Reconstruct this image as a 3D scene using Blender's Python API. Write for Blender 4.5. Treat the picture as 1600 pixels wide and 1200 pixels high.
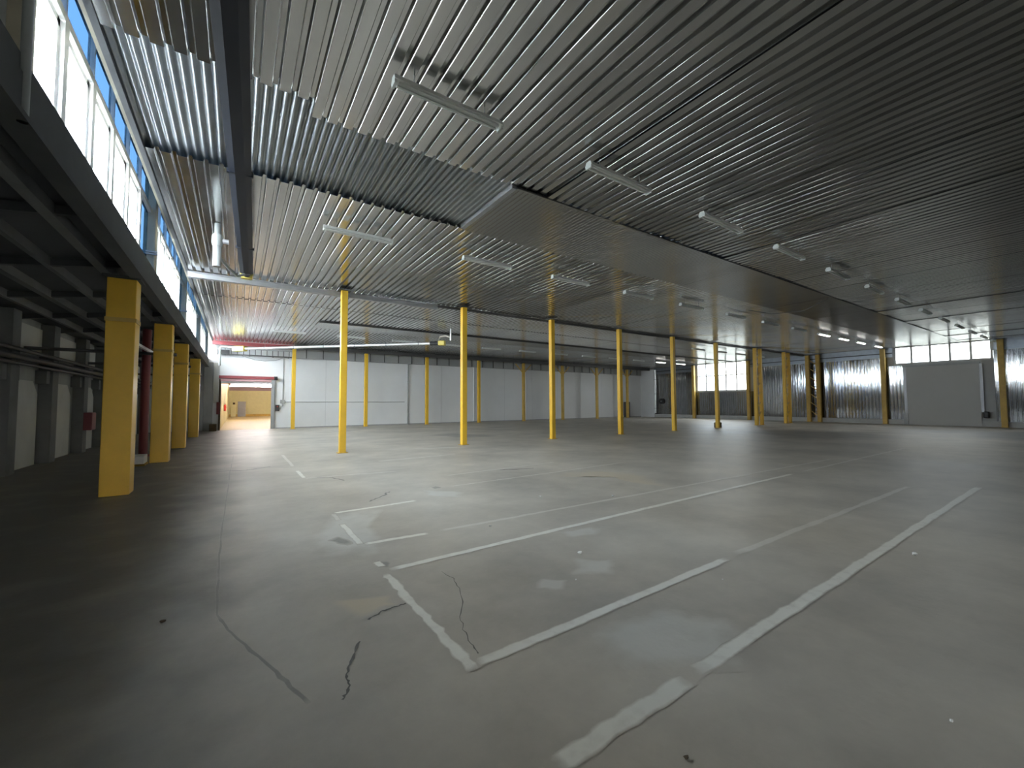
import bpy, math, random
from mathutils import Matrix, Vector
random.seed(7)
S = bpy.context.scene
for o in list(bpy.data.objects):
    bpy.data.objects.remove(o)
COL = S.collection

# ---------------------------------------------------------------- camera
F_PX, YAW, PITCH, ROLL = 643.66, .5885, .0468, -.0046
fw = Vector((math.sin(YAW)*math.cos(PITCH), math.cos(YAW)*math.cos(PITCH), math.sin(PITCH)))
rt = Vector((math.cos(YAW), -math.sin(YAW), 0)); up = rt.cross(fw)
rt2 = rt*math.cos(ROLL) + up*math.sin(ROLL); up2 = -rt*math.sin(ROLL) + up*math.cos(ROLL)
cam = bpy.data.cameras.new('camera'); cam.sensor_fit = 'HORIZONTAL'; cam.sensor_width = 36
cam.lens = F_PX*36/1600; cam.clip_start = .05; cam.clip_end = 500
camo = bpy.data.objects.new('camera', cam); COL.objects.link(camo)
camo.matrix_world = Matrix(((rt2.x, up2.x, -fw.x, 0), (rt2.y, up2.y, -fw.y, 0), (rt2.z, up2.z, -fw.z, 1.6), (0, 0, 0, 1)))
S.camera = camo

# ---------------------------------------------------------------- world: bright cloudy sky
W = bpy.data.worlds.new('sky'); S.world = W; W.use_nodes = True
nt = W.node_tree; nt.nodes.clear()
tc = nt.nodes.new('ShaderNodeTexCoord'); nz = nt.nodes.new('ShaderNodeTexNoise')
nz.inputs['Scale'].default_value = 7; nz.inputs['Detail'].default_value = 6
rp = nt.nodes.new('ShaderNodeValToRGB')
rp.color_ramp.elements[0].position = .40; rp.color_ramp.elements[0].color = (.82, .89, 1, 1)
rp.color_ramp.elements[1].position = .62; rp.color_ramp.elements[1].color = (1, .955, .89, 1)
bg = nt.nodes.new('ShaderNodeBackground'); bg.inputs['Strength'].default_value = 5.0
wo = nt.nodes.new('ShaderNodeOutputWorld')
nt.links.new(tc.outputs['Generated'], nz.inputs['Vector']); nt.links.new(nz.outputs['Fac'], rp.inputs[0])
nt.links.new(rp.outputs[0], bg.inputs['Color']); nt.links.new(bg.outputs[0], wo.inputs[0])

def portal(loc, rot, sx, sy):
    l = bpy.data.lights.new('sky_portal', 'AREA'); l.shape = 'RECTANGLE'; l.size = sx; l.size_y = sy
    l.cycles.is_portal = True
    o = bpy.data.objects.new('sky_portal', l); COL.objects.link(o); o.location = loc; o.rotation_euler = rot
PI = math.pi
portal((-1.95, 18.2, 5.45), (0, -PI/2, 0), 2.1, 26.2)      # clerestory, light enters along +X
portal((39.4, 22, 4.1), (0, PI/2, 0), 2.9, 5.1)
portal((39.4, 6.95, 4.85), (0, PI/2, 0), 1.4, 4.7)
portal((1.3, -12.4, 1.7), (PI/2, 0, PI), 3.8, 2.6)      # added front window, unseen, fill light from behind the camera
vs = S.view_settings
vs.view_transform = 'Standard'; vs.look = 'None'; vs.gamma = 1; vs.use_curve_mapping = False
vs.exposure = 3.98
try:
    S.cycles.max_bounces = 10; S.cycles.diffuse_bounces = 6; S.cycles.glossy_bounces = 5
    S.cycles.transparent_max_bounces = 16; S.cycles.caustics_reflective = True
    S.cycles.sample_clamp_indirect = 6
except Exception: pass

# ---------------------------------------------------------------- helpers
MATS = {}
def mat(name, col, rough=.6, metal=0, var=.0, vscale=3., bump=0, bscale=40., col2=None, spec=.5, stretch=None, rvar=0, emit=None, estr=0, detail=5):
    if name in MATS: return MATS[name]
    m = bpy.data.materials.new(name); m.use_nodes = True; n = m.node_tree; L = n.links
    b = n.nodes['Principled BSDF']; b.inputs['Base Color'].default_value = (*col, 1)
    b.inputs['Roughness'].default_value = rough; b.inputs['Metallic'].default_value = metal
    b.inputs['Specular IOR Level'].default_value = spec
    g = n.nodes.new('ShaderNodeNewGeometry')
    src = g.outputs['Position']
    if stretch:
        mp = n.nodes.new('ShaderNodeMapping'); mp.inputs['Scale'].default_value = stretch
        L.new(src, mp.inputs['Vector']); src = mp.outputs[0]
    if col2 or var or rvar:
        t = n.nodes.new('ShaderNodeTexNoise'); t.inputs['Scale'].default_value = vscale; t.inputs['Detail'].default_value = detail
        t.inputs['Roughness'].default_value = .65; L.new(src, t.inputs['Vector'])
        r = n.nodes.new('ShaderNodeValToRGB'); r.color_ramp.elements[0].position = .33; r.color_ramp.elements[1].position = .67
        c2 = col2 if col2 else tuple(max(0, c*(1-var)) for c in col)
        r.color_ramp.elements[0].color = (*c2, 1); r.color_ramp.elements[1].color = (*col, 1)
        L.new(t.outputs['Fac'], r.inputs[0]); L.new(r.outputs[0], b.inputs['Base Color'])
        if rvar:
            mr = n.nodes.new('ShaderNodeMapRange'); mr.inputs['To Min'].default_value = rough-rvar; mr.inputs['To Max'].default_value = rough+rvar
            L.new(t.outputs['Fac'], mr.inputs['Value']); L.new(mr.outputs[0], b.inputs['Roughness'])
    if bump:
        t2 = n.nodes.new('ShaderNodeTexNoise'); t2.inputs['Scale'].default_value = bscale; t2.inputs['Detail'].default_value = 3
        L.new(src, t2.inputs['Vector'])
        bp = n.nodes.new('ShaderNodeBump'); bp.inputs['Strength'].default_value = bump; bp.inputs['Distance'].default_value = .02
        L.new(t2.outputs['Fac'], bp.inputs['Height']); L.new(bp.outputs[0], b.inputs['Normal'])
    if emit:
        b.inputs['Emission Color'].default_value = (*emit, 1); b.inputs['Emission Strength'].default_value = estr
    MATS[name] = m; return m

def glass(name, tint, refl=.06):
    m = bpy.data.materials.new(name); m.use_nodes = True; n = m.node_tree; n.nodes.clear()
    o = n.nodes.new('ShaderNodeOutputMaterial'); t = n.nodes.new('ShaderNodeBsdfTransparent'); t.inputs[0].default_value = (*tint, 1)
    g = n.nodes.new('ShaderNodeBsdfGlossy'); g.inputs['Roughness'].default_value = .02; g.inputs[0].default_value = (1, 1, 1, 1)
    x = n.nodes.new('ShaderNodeMixShader'); x.inputs[0].default_value = refl
    n.links.new(t.outputs[0], x.inputs[1]); n.links.new(g.outputs[0], x.inputs[2]); n.links.new(x.outputs[0], o.inputs[0])
    MATS[name] = m; return m

CUBE = [(0,3,2,1),(4,5,6,7),(0,1,5,4),(1,2,6,5),(2,3,7,6),(3,0,4,7)]
class MB:
    def __init__(s): s.v = []; s.f = []; s.sm = []
    def add(s, vs, fs, smooth=False):
        n = len(s.v); s.v += [tuple(v) for v in vs]; s.f += [tuple(i+n for i in f) for f in fs]; s.sm += [smooth]*len(fs); return s
    def box(s, a, b):
        (x0, y0, z0), (x1, y1, z1) = a, b
        return s.add([(x0,y0,z0),(x1,y0,z0),(x1,y1,z0),(x0,y1,z0),(x0,y0,z1),(x1,y0,z1),(x1,y1,z1),(x0,y1,z1)], CUBE)
    def bar(s, p, q, w, h):     # rectangular bar between two points
        p = Vector(p); q = Vector(q); d = (q-p).normalized()
        r = Vector((0,0,1)) if abs(d.z) < .95 else Vector((1,0,0))
        u = d.cross(r).normalized()*w/2; v = u.normalized().cross(d).normalized()*h/2
        return s.add([p-u-v, p+u-v, p+u+v, p-u+v, q-u-v, q+u-v, q+u+v, q-u+v], CUBE)
    def tube(s, pts, r, n=10, cap=True):
        pts = [Vector(p) for p in pts]; rings = []; vs = []; fs = []
        rr = r if isinstance(r, (list, tuple)) else [r]*len(pts)
        u = None
        for i, p in enumerate(pts):
            d = (pts[min(i+1, len(pts)-1)] - pts[max(i-1, 0)]).normalized()
            if u is None:
                a = Vector((0,0,1)) if abs(d.z) < .9 else Vector((1,0,0)); u = d.cross(a).normalized()
            else: u = (u - d*u.dot(d)).normalized()
            v = d.cross(u)
            vs += [p + (u*math.cos(2*PI*k/n) + v*math.sin(2*PI*k/n))*rr[i] for k in range(n)]
        for i in range(len(pts)-1):
            for k in range(n):
                k2 = (k+1) % n; fs.append((i*n+k, i*n+k2, (i+1)*n+k2, (i+1)*n+k))
        s.add(vs, fs, True)
        if cap: s.add(vs[:n], [tuple(range(n))[::-1]]); s.add(vs[-n:], [tuple(range(n))])
        return s
    def mesh(s, name):
        m = bpy.data.meshes.new(name); m.from_pydata(s.v, [], s.f); m.update()
        m.polygons.foreach_set('use_smooth', s.sm); return m
    def build(s, name, m, parent=None, loc=None):
        me = s.mesh(name); me.materials.append(MATS[m] if isinstance(m, str) else m)
        o = bpy.data.objects.new(name, me); COL.objects.link(o)
        if parent: o.parent = parent
        if loc: o.location = loc
        return o
def empty(name, loc=(0,0,0)):
    o = bpy.data.objects.new(name, None); COL.objects.link(o); o.location = loc; o.empty_display_size = .1; return o
def tag(o, label, cat, group=None):
    o['label'] = label; o['category'] = cat
    if group: o['group'] = group
    return o
def struct(o, label=None):
    o['kind'] = 'structure'
    if label: o['label'] = label
    return o
def box(name, a, b, m, parent=None):
    return MB().box(a, b).build(name, m, parent)
def inst(src, parent, loc=(0,0,0), rot=None, name=None):
    c = src.copy(); COL.objects.link(c); c.parent = parent; c.location = loc
    if rot: c.rotation_euler = rot
    return c
def bevel(o, w=.01, n=2):
    b = o.modifiers.new('bevel', 'BEVEL'); b.width = w; b.segments = n; b.limit_method = 'ANGLE'; return o
ORD = ['first','second','third','fourth','fifth','sixth','seventh','eighth','ninth','tenth','eleventh','twelfth','thirteenth','fourteenth']

# ---------------------------------------------------------------- materials
mat('concrete', (.57,.53,.465), .5, var=.40, vscale=.5, bump=.12, bscale=18, rvar=.08, detail=9)
mat('patch_light', (.40,.40,.375), .55, var=.25, vscale=2.2)
mat('patch_tan', (.36,.335,.285), .6, var=.25, vscale=2)
mat('patch_dark', (.20,.195,.185), .6, var=.3, vscale=1.2)
mat('crack', (.17,.165,.155), .9)
mat('joint', (.24,.235,.22), .8)
mat('paint_line', (.60,.60,.55), .6, col2=(.36,.355,.33), vscale=5, detail=10)
mat('paint_line_worn', (.47,.465,.43), .6, col2=(.32,.315,.295), vscale=4, detail=10)
mat('galv', (.50,.50,.49), .19, metal=.94, var=.2, vscale=1.2, bump=.014, bscale=4, stretch=(1, .12, 1))
mat('galv_fine', (.40,.43,.45), .34, metal=.75, var=.2, vscale=3)
mat('galv_panel', (.38,.38,.37), .24, metal=.94, var=.15, vscale=1.0, bump=.02, bscale=3, stretch=(1, .12, 1))
mat('galv_trim', (.42,.43,.45), .45, metal=.5, var=.1)
mat('dark_void', (.03,.03,.03), .9)
mat('yellow', (.82,.50,.04), .42, var=.10, vscale=2)
mat('yellow_dull', (.62,.40,.08), .5, var=.2, vscale=3)
mat('steel_dark', (.10,.10,.10), .5, metal=.3)
mat('steel_grey', (.38,.39,.40), .5, var=.15)
mat('wall_white', (.80,.81,.82), .65, var=.06, vscale=.4, bump=.03, bscale=3)
mat('wall_joint', (.62,.63,.64), .7)
mat('wall_grey', (.42,.43,.43), .7, var=.15, vscale=.7)
mat('leanto_wall', (.34,.35,.33), .8, var=.3, vscale=.8)
mat('leanto_panel', (.58,.58,.54), .8, var=.15, vscale=1)
mat('leanto_pier', (.17,.175,.175), .8, var=.3, vscale=1)
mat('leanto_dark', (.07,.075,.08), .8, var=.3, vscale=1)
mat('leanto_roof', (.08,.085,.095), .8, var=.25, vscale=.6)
mat('purlin', (.15,.155,.16), .6, var=.2)
mat('red_paint', (.36,.075,.085), .5, var=.2)
mat('red_dark', (.17,.03,.035), .5)
mat('pink_bar', (.62,.36,.37), .5)
mat('red_bright', (.55,.05,.03), .4)
mat('frame_white', (.82,.83,.84), .4)
mat('frame_steel', (.55,.55,.53), .5, var=.1)
mat('edge_olive', (.20,.185,.14), .7, var=.2)
mat('post_olive', (.50,.46,.36), .6, var=.15)
mat('foil', (.37,.38,.39), .09, metal=1, var=.3, vscale=2, bump=.28, bscale=3, stretch=(1, 2.6, .5))
mat('band_blue', (.30,.33,.37), .35, metal=.6, var=.2)
mat('plinth', (.52,.53,.52), .7, var=.15)
mat('gate_grey', (.50,.50,.485), .6, var=.05, vscale=.6)
mat('lamp_white', (.72,.75,.73), .4)
mat('tube_off', (.75,.77,.75), .3)
mat('heater_dark', (.012,.018,.035), .55)
mat('heater_silver', (.75,.76,.76), .3, metal=.7)
mat('vent_white', (.30,.32,.32), .35)
mat('hose', (.62,.60,.55), .4, metal=.5)
mat('brass', (.75,.62,.12), .35)
mat('black', (.03,.03,.032), .5)
mat('brown', (.10,.075,.045), .8, var=.3)
mat('paper', (.85,.85,.84), .7)
mat('room_yellow', (.70,.64,.34), .7, var=.08)
mat('room_floor', (.56,.45,.20), .5, var=.2)
mat('room_ceil', (.38,.27,.28), .8)
mat('cable', (.12,.12,.12), .6)
mat('lamp_lit', (1,1,1), .5, emit=(1,.90,.86), estr=5)
glass('pane_clear', (.93,.97,.98))
glass('pane_blue', (.056,.086,.118), .002)
glass('pane_front_fill', (.56,.56,.54), .04)  # dimmed to set the fill from the added front window
glass('pane_dusty', (.39,.405,.405), .02)

# ---------------------------------------------------------------- floor
X0, X1, YF, YB, HC = -4.6, 39.0, -12.0, 31.5, 5.45
mat('concrete_aisle', (.30,.29,.27), .55, var=.34, vscale=.5, bump=.12, bscale=18, rvar=.08, detail=9)
floor = struct(box('floor', (X0-.3, YF-.3, -.15), (X1+.3, YB, 0), 'concrete'), 'worn grey concrete floor of the hall')

def soft(name, col, amount, vscale, rough=None):
    """concrete carrying a worn mark or the aisle dimming: concrete colour mixed with the mark's own colour, fading at the mark's edge"""
    m = MATS['concrete'].copy(); m.name = name; n = m.node_tree; b = n.nodes['Principled BSDF']; L = n.links
    src = b.inputs['Base Color'].links[0].from_socket
    a = n.nodes.new('ShaderNodeAttribute'); a.attribute_name = 'soft'
    g = n.nodes.new('ShaderNodeNewGeometry'); t = n.nodes.new('ShaderNodeTexNoise'); t.inputs['Scale'].default_value = vscale; t.inputs['Detail'].default_value = 8
    L.new(g.outputs['Position'], t.inputs['Vector'])
    ad = n.nodes.new('ShaderNodeMath'); ad.operation = 'ADD'; L.new(a.outputs['Fac'], ad.inputs[0]); L.new(t.outputs['Fac'], ad.inputs[1])
    mr = n.nodes.new('ShaderNodeMapRange'); mr.inputs['From Min'].default_value = .75; mr.inputs['From Max'].default_value = 1.5; mr.inputs['To Max'].default_value = amount
    mx = n.nodes.new('ShaderNodeMix'); mx.data_type = 'RGBA'
    L.new(ad.outputs[0], mr.inputs['Value']); L.new(mr.outputs[0], mx.inputs[0]); L.new(src, mx.inputs[6]); mx.inputs[7].default_value = (*col, 1)
    L.new(mx.outputs[2], b.inputs['Base Color']); MATS[name] = m
soft('patch_light_soft', (.60,.59,.55), .7, 4); soft('patch_tan_soft', (.55,.48,.37), .8, 3); soft('patch_dark_soft', (.22,.21,.195), .7, 1.2); soft('joint_soft', (.20,.195,.18), .7, 5)
soft('line_soft', (.76,.75,.69), 1.0, 10); soft('line_worn_soft', (.68,.66,.61), .62, 7)
def set_soft(o, vals):
    at = o.data.attributes.new('soft', 'FLOAT', 'POINT'); at.data.foreach_set('value', vals)
soft('aisle_dim_soft', (.15,.146,.135), .9, 1.5)  # darker aisle concrete, with the dim left side also put into its colour
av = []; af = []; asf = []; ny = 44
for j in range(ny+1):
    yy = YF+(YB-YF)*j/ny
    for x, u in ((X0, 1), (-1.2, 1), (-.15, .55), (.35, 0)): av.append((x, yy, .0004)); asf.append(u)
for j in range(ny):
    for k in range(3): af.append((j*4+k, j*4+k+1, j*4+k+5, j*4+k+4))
set_soft(MB().add(av, af).build('aisle_slab_dimmed', 'aisle_dim_soft', floor), asf)
PZ = [.0008]
def poly_patch(name, pts, m, z=None, jit=.06, sub=3):
    PZ[0] += .0001; z = PZ[0]
    out = []; n = len(pts); cx = sum(p[0] for p in pts)/n; cy = sum(p[1] for p in pts)/n
    for i in range(n):
        a = Vector(pts[i]); b = Vector(pts[(i+1) % n])
        for k in range(sub):
            p = a.lerp(b, k/sub); out.append((p.x+random.uniform(-jit, jit), p.y+random.uniform(-jit, jit)))
    for _ in range(2):
        q = []
        for i in range(len(out)):
            (a, b), (c, d) = out[i], out[(i+1) % len(out)]
            q += [(a*.75+c*.25, b*.75+d*.25), (a*.25+c*.75, b*.25+d*.75)]
        out = q[::1]
    k = len(out)
    def ring(s, z): return [(cx+(x-cx)*s, cy+(y-cy)*s, z) for x, y in out]
    v = ring(1.15, z) + ring(.6, z+.00004) + [(cx, cy, z+.00004)]
    f = [(i, (i+1) % k, k+(i+1) % k, k+i) for i in range(k)] + [(k+i, k+(i+1) % k, 2*k) for i in range(k)]
    o = MB().add(v, f).build(name, m + '_soft', floor); set_soft(o, [0]*k + [1]*(k+1)); return o
poly_patch('floor_patch', [(2.62,3.0),(2.97,3.30),(3.28,2.98),(2.96,2.72)], 'patch_light')
poly_patch('floor_patch', [(2.2,2.92),(2.33,3.08),(2.55,2.9),(2.36,2.74)], 'patch_light', jit=.03)
poly_patch('floor_patch', [(2.75,7.05),(2.96,7.4),(3.4,6.75),(3.15,6.3)], 'patch_light', jit=.08)
poly_patch('floor_patch', [(.78,4.7),(.8,5.5),(1.3,6.6),(1.95,6.5),(1.5,5.5),(1.35,4.5)], 'patch_light', jit=.07)
poly_patch('floor_patch', [(5.7,7.05),(6.95,7.45),(7.6,5.9),(6.9,5.0),(6.7,5.6),(6.9,6.4)], 'patch_tan', jit=.12)
poly_patch('floor_patch', [(3.6,14.8),(7.2,13.9),(7.0,13.3),(4.5,14.4)], 'patch_light', jit=.12)
poly_patch('floor_patch', [(7.8,20.0),(9.6,20.6),(11.2,18),(10.4,16.7),(8.6,17.4)], 'patch_dark', jit=.2)
poly_patch('floor_patch', [(22,13.2),(27,10.8),(28,7),(24,5.2),(20.5,6.5),(21,10)], 'patch_dark', jit=.4)
poly_patch('floor_patch', [(26,4.8),(34,4.4),(36,1.2),(27,-1)], 'patch_dark', jit=.4)
poly_patch('floor_patch', [(2.05,2.2),(2.9,2.05),(3.1,1.7),(2.6,1.35),(1.9,1.75)], 'patch_light', jit=.05)
poly_patch('floor_patch', [(3.3,4.0),(3.9,3.95),(3.8,3.65),(3.35,3.7)], 'patch_light', jit=.05)
poly_patch('floor_patch', [(.65,3.7),(1.1,3.55),(1.12,3.3),(.85,3.25)], 'patch_tan', jit=.05)
poly_patch('pothole', [(1.17,4.12),(1.24,4.34),(1.33,4.22),(1.30,4.08)], 'joint', z=.0016, jit=.02)
poly_patch('pothole', [(.93,5.3),(1.08,5.38),(1.14,5.05),(1.05,5.02)], 'joint', z=.0016, jit=.03)
poly_patch('pothole', [(3.08,7.45),(3.25,7.55),(3.3,7.35),(3.15,7.3)], 'joint', z=.0016, jit=.03)

def ribbon(name, pts, w, m, parent, z=.0035, jit=.01, sub=6, wj=.4, softness=False):
    P = []
    for i in range(len(pts)-1):
        a = Vector(pts[i]); b = Vector(pts[i+1])
        for k in range(sub):
            p = a.lerp(b, k/sub); P.append(Vector((p.x+random.uniform(-jit, jit), p.y+random.uniform(-jit, jit))))
    P.append(Vector(pts[-1])); v = []; n = len(P); sv = []
    for i, p in enumerate(P):
        d = (P[min(i+1, n-1)] - P[max(i-1, 0)]).normalized(); q = Vector((-d.y, d.x))
        a = w/2*(1+random.uniform(-wj, wj)); b = w/2*(1+random.uniform(-wj, wj))
        end = .25 if i in (0, n-1) else 1
        for t, u in ((1.15*a, .15), (.72*a, 1), (-.72*b, 1), (-1.15*b, .15)):
            c = p+q*t; v.append((c.x, c.y, z)); sv.append(u*end)
    f = []
    for i in range(n-1):
        j = 4*i; f += [(j+k, j+k+1, j+k+5, j+k+4) for k in range(3)]
    o = MB().add(v, f).build(name, m, parent); set_soft(o, sv); return o
ribbon('crack', [(1.66,3.71),(1.68,3.5),(1.64,3.29),(1.56,3.06),(1.42,2.85),(1.37,2.68),(1.33,2.5),(1.32,2.38)], .006, 'crack', floor, jit=.009, sub=4, wj=.7)
ribbon('crack', [(.85,3.2),(.96,3.27),(1.06,3.275),(1.17,3.29)], .014, 'crack', floor, jit=.008, wj=.7)
ribbon('crack', [(.72,2.95),(.64,2.78),(.575,2.64),(.56,2.51),(.51,2.43)], .012, 'crack', floor, jit=.006, wj=.8)
ribbon('crack', [(1.85,7.0),(2.15,7.3),(2.35,7.55)], .03, 'joint', floor, jit=.03)
ribbon('crack', [(1.5,9.9),(1.75,9.75),(1.9,9.2)], .03, 'joint', floor, jit=.03)
ribbon('crack', [(-.4,12.2),(.2,12.0),(.75,12.3)], .05, 'joint', floor, jit=.03)
ribbon('floor_joint', [(-.05,16),(-.10,12),(-.12,7.57),(-.12,5.4),(-.09,3.93),(0,3.56),(.23,2.9),(.36,2.5)], .022, 'joint_soft', floor, z=.003, jit=.006, wj=.5)
ribbon('floor_joint', [(-1.5,13.8),(.2,12.6),(1.3,11.8)], .03, 'joint_soft', floor, z=.003, jit=.02)
ribbon('crack', [(5.3,8.5),(5.6,8.35),(6.1,8.2)], .05, 'crack', floor, jit=.02)

LZ = .0025
def line(pts, w, label, m='paint_line', wj=.15, jit=.004, sub=14):
    m = {'paint_line': 'line_soft', 'paint_line_worn': 'line_worn_soft'}[m]
    global LZ; LZ += .00012
    return tag(ribbon('floor_line', pts, w, m, None, z=LZ, jit=jit, sub=sub, wj=wj), label, 'floor marking', 'white lane lines painted on the floor')
line([(1.2,1.47),(2.2,1.49)], .10, 'broad worn white cross line, near piece before the bare gap')
line([(2.3,1.5),(4.2,1.53),(7.5,1.58),(11.6,1.63)], .095, 'long broad white cross line running to the far gate, nearest of the cross lines', wj=.2)
line([(1.24,2.30),(2.6,2.32),(4.22,2.36)], .085, 'solid white cross line meeting the long bright side line at its corner')
line([(4.4,2.38),(7.0,2.38),(10.6,2.38)], .085, 'faded continuation of the second cross line', 'paint_line_worn', wj=.35)
line([(1.26,4.03),(3,4.08),(5.5,4.14),(10.4,4.24)], .085, 'white cross line starting at the pothole end of the side line')
line([(10.8,4.24),(15,4.3),(19,4.35)], .08, 'faded far continuation of the cross line from the pothole', 'paint_line_worn')
line([(1.24,4.92),(2.0,4.88)], .085, 'short bright white stub closing the small floor bay')
line([(2.15,4.88),(4.0,4.86),(9,4.78),(14,4.7)], .075, 'thin faded white cross line behind the pothole line', 'paint_line_worn', wj=.35)
line([(1.22,6.55),(1.9,6.57),(2.5,6.62)], .085, 'short white cross line at the far corner of the small bay')
line([(3.4,7.35),(6,7.45),(8.6,7.6)], .07, 'faint thin white line before the tan floor patch', 'paint_line_worn', wj=.4)
line([(3.9,8.5),(5.5,8.6),(7.2,8.7)], .07, 'faint thin white line toward the row of yellow columns', 'paint_line_worn', wj=.4)
line([(1.25,9.95),(2.2,9.85),(3.2,9.7)], .07, 'faint white cross line beyond the cracked floor', 'paint_line_worn', wj=.4)
line([(3.3,11.7),(4.6,11.8),(5.8,11.9)], .12, 'pale scuffed white line just before the first yellow column', 'paint_line_worn', wj=.4)
line([(1.22,2.25),(1.21,3.0),(1.20,3.95)], .075, 'bright white side line joining two cross lines beside the jagged crack', wj=.35)
line([(1.22,4.15),(1.21,4.3)], .07, 'stub of white side line beside the pothole')
line([(1.21,4.92),(1.2,5.9)], .07, 'white side line of the small floor bay')
line([(1.2,6.1),(1.2,6.5)], .06, 'short worn stub of side line at the bay corner', 'paint_line_worn')
line([(1.25,10.0),(1.24,11.2)], .08, 'white side line piece leading toward the red-framed doorway')
line([(1.24,12.0),(1.23,15.0)], .08, 'faded side line piece leading on to the red-framed doorway', 'paint_line_worn')

# ---------------------------------------------------------------- walls
mat('ground_out', (.22,.22,.20), .9, var=.2, vscale=.2)
gb = MB()
for a, c in (((-150, -150, -.3), (X0-.32, 200, -.2)), ((X1+.32, -150, -.3), (190, 200, -.2)), ((X0-.32, -150, -.3), (X1+.32, YF-.32, -.2)), ((X0-.32, 68, -.3), (X1+.32, 200, -.2))): gb.box(a, c)
struct(gb.build('ground', 'ground_out'), 'bare ground outside the hall')
roof = struct(box('roof', (-1.76, YF-.3, 6.55), (X1+.3, YB+.3, 6.75), 'leanto_dark'), 'flat roof deck above the ceiling sheets')
# back wall with doorway X -.85..1.97, z<2.95
wb = struct(MB().box((X0-.3, YB, 0), (-.85, YB+.3, 6.55)).box((-.85, YB, 2.95), (1.97, YB+.3, 6.55)).box((1.97, YB, 0), (X1+.3, YB+.3, 6.55))
            .build('wall_back', 'wall_white'), 'long white painted back wall with a doorway')
struct(box('baseboard_back', (2.2, YB-.03, 0), (X1, YB, .06), 'steel_grey'), 'thin grey strip along the foot of the white back wall')
# panel joints of back wall
for x in (-0.95, 5.2, 8.1, 14.0, 20.2, 23.3, 26.4, 29.5, 32.6, 35.7):
    box('wall_joint', (x-.012, YB-.008, .06), (x+.012, YB, 4.8), 'wall_joint', wb)
# right wall X1 with windows
def yz_wall(name, x0, x1, y0, y1, z0, z1, holes, m, label):
    b = MB(); ys = sorted(set([y0, y1] + [h[0] for h in holes] + [h[1] for h in holes]))
    for a, c in zip(ys[:-1], ys[1:]):
        hs = [h for h in holes if h[0] <= a and h[1] >= c]
        if hs:
            h = hs[0]
            b.box((x0, a, z0), (x1, c, h[2])); b.box((x0, a, h[3]), (x1, c, z1))
        else: b.box((x0, a, z0), (x1, c, z1))
    return struct(b.build(name, m), label)
RH = [(19.45, 24.5, 2.66, 5.5), (4.6, 9.27, 4.19, 5.5)]
wr = yz_wall('wall_right', X1, X1+.3, YF-.3, YB, 0, 6.55, RH, 'wall_grey', 'right end wall clad in silvery foil faced sheets')
struct(box('baseboard_right', (X1-.10, YF, 0), (X1, 29.6, .34), 'plinth'), 'pale concrete plinth along the right end wall')
box('white_return', (X1-.04, 29.6, .0), (X1, YB, 5.3), 'wall_white', wr)
box('top_band', (X1-.05, 9.3, 4.78), (X1, 19.4, 5.46), 'band_blue', wr); box('top_band', (X1-.05, 24.55, 4.78), (X1, 29.6, 5.46), 'band_blue', wr)
box('top_band', (X1-.05, -4.5, 4.78), (X1, 4.55, 5.46), 'band_blue', wr)
box('band_strip', (X1-.10, 9.3, 5.02), (X1-.04, 19.4, 5.09), 'black', wr); box('band_strip', (X1-.10, 24.55, 5.02), (X1-.04, 29.6, 5.09), 'black', wr)
# cladding sheets, each its own piece, shared meshes: ribbed vertical sheet
def clad_mesh(w, h):
    b = MB(); n = 5; p = w/n; pr = []
    for i in range(n):
        pr += [(i*p, 0), (i*p+.62*p, 0), (i*p+.72*p, .022), (i*p+.9*p, .022)]
    pr.append((w, 0)); k = len(pr); rows = 5
    v = [(-d, y, h*j/rows) for j in range(rows+1) for y, d in pr]
    f = [(j*k+i, (j+1)*k+i, (j+1)*k+i+1, j*k+i+1) for j in range(rows) for i in range(k-1)]
    return b.add(v, f).mesh('cladding_sheet')
CM = {}
def clad(y, w, z0, z1):
    key = (round(w, 2), round(z1-z0, 2))
    if key not in CM: CM[key] = clad_mesh(w, z1-z0); CM[key].materials.append(MATS['foil'])
    o = bpy.data.objects.new('cladding_sheet', CM[key]); COL.objects.link(o); o.parent = wr
    o.location = (X1-.02-random.uniform(0, .008), y, z0); o.rotation_euler = (0, random.uniform(-.006, .006), random.uniform(-.006, .006))
y = -4.4
while y < 29.5:
    w = 1.0 if y+1.0 < 29.6 else 29.6-y
    inw = [h for h in RH if y < h[1]-.1 and y+w > h[0]+.1]
    if not (4.95 < y+w/2 < 8.75):
        z1 = 4.76
        if inw: z1 = inw[0][2]-.06
        clad(y, w, .34, z1)
    y += w
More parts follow.
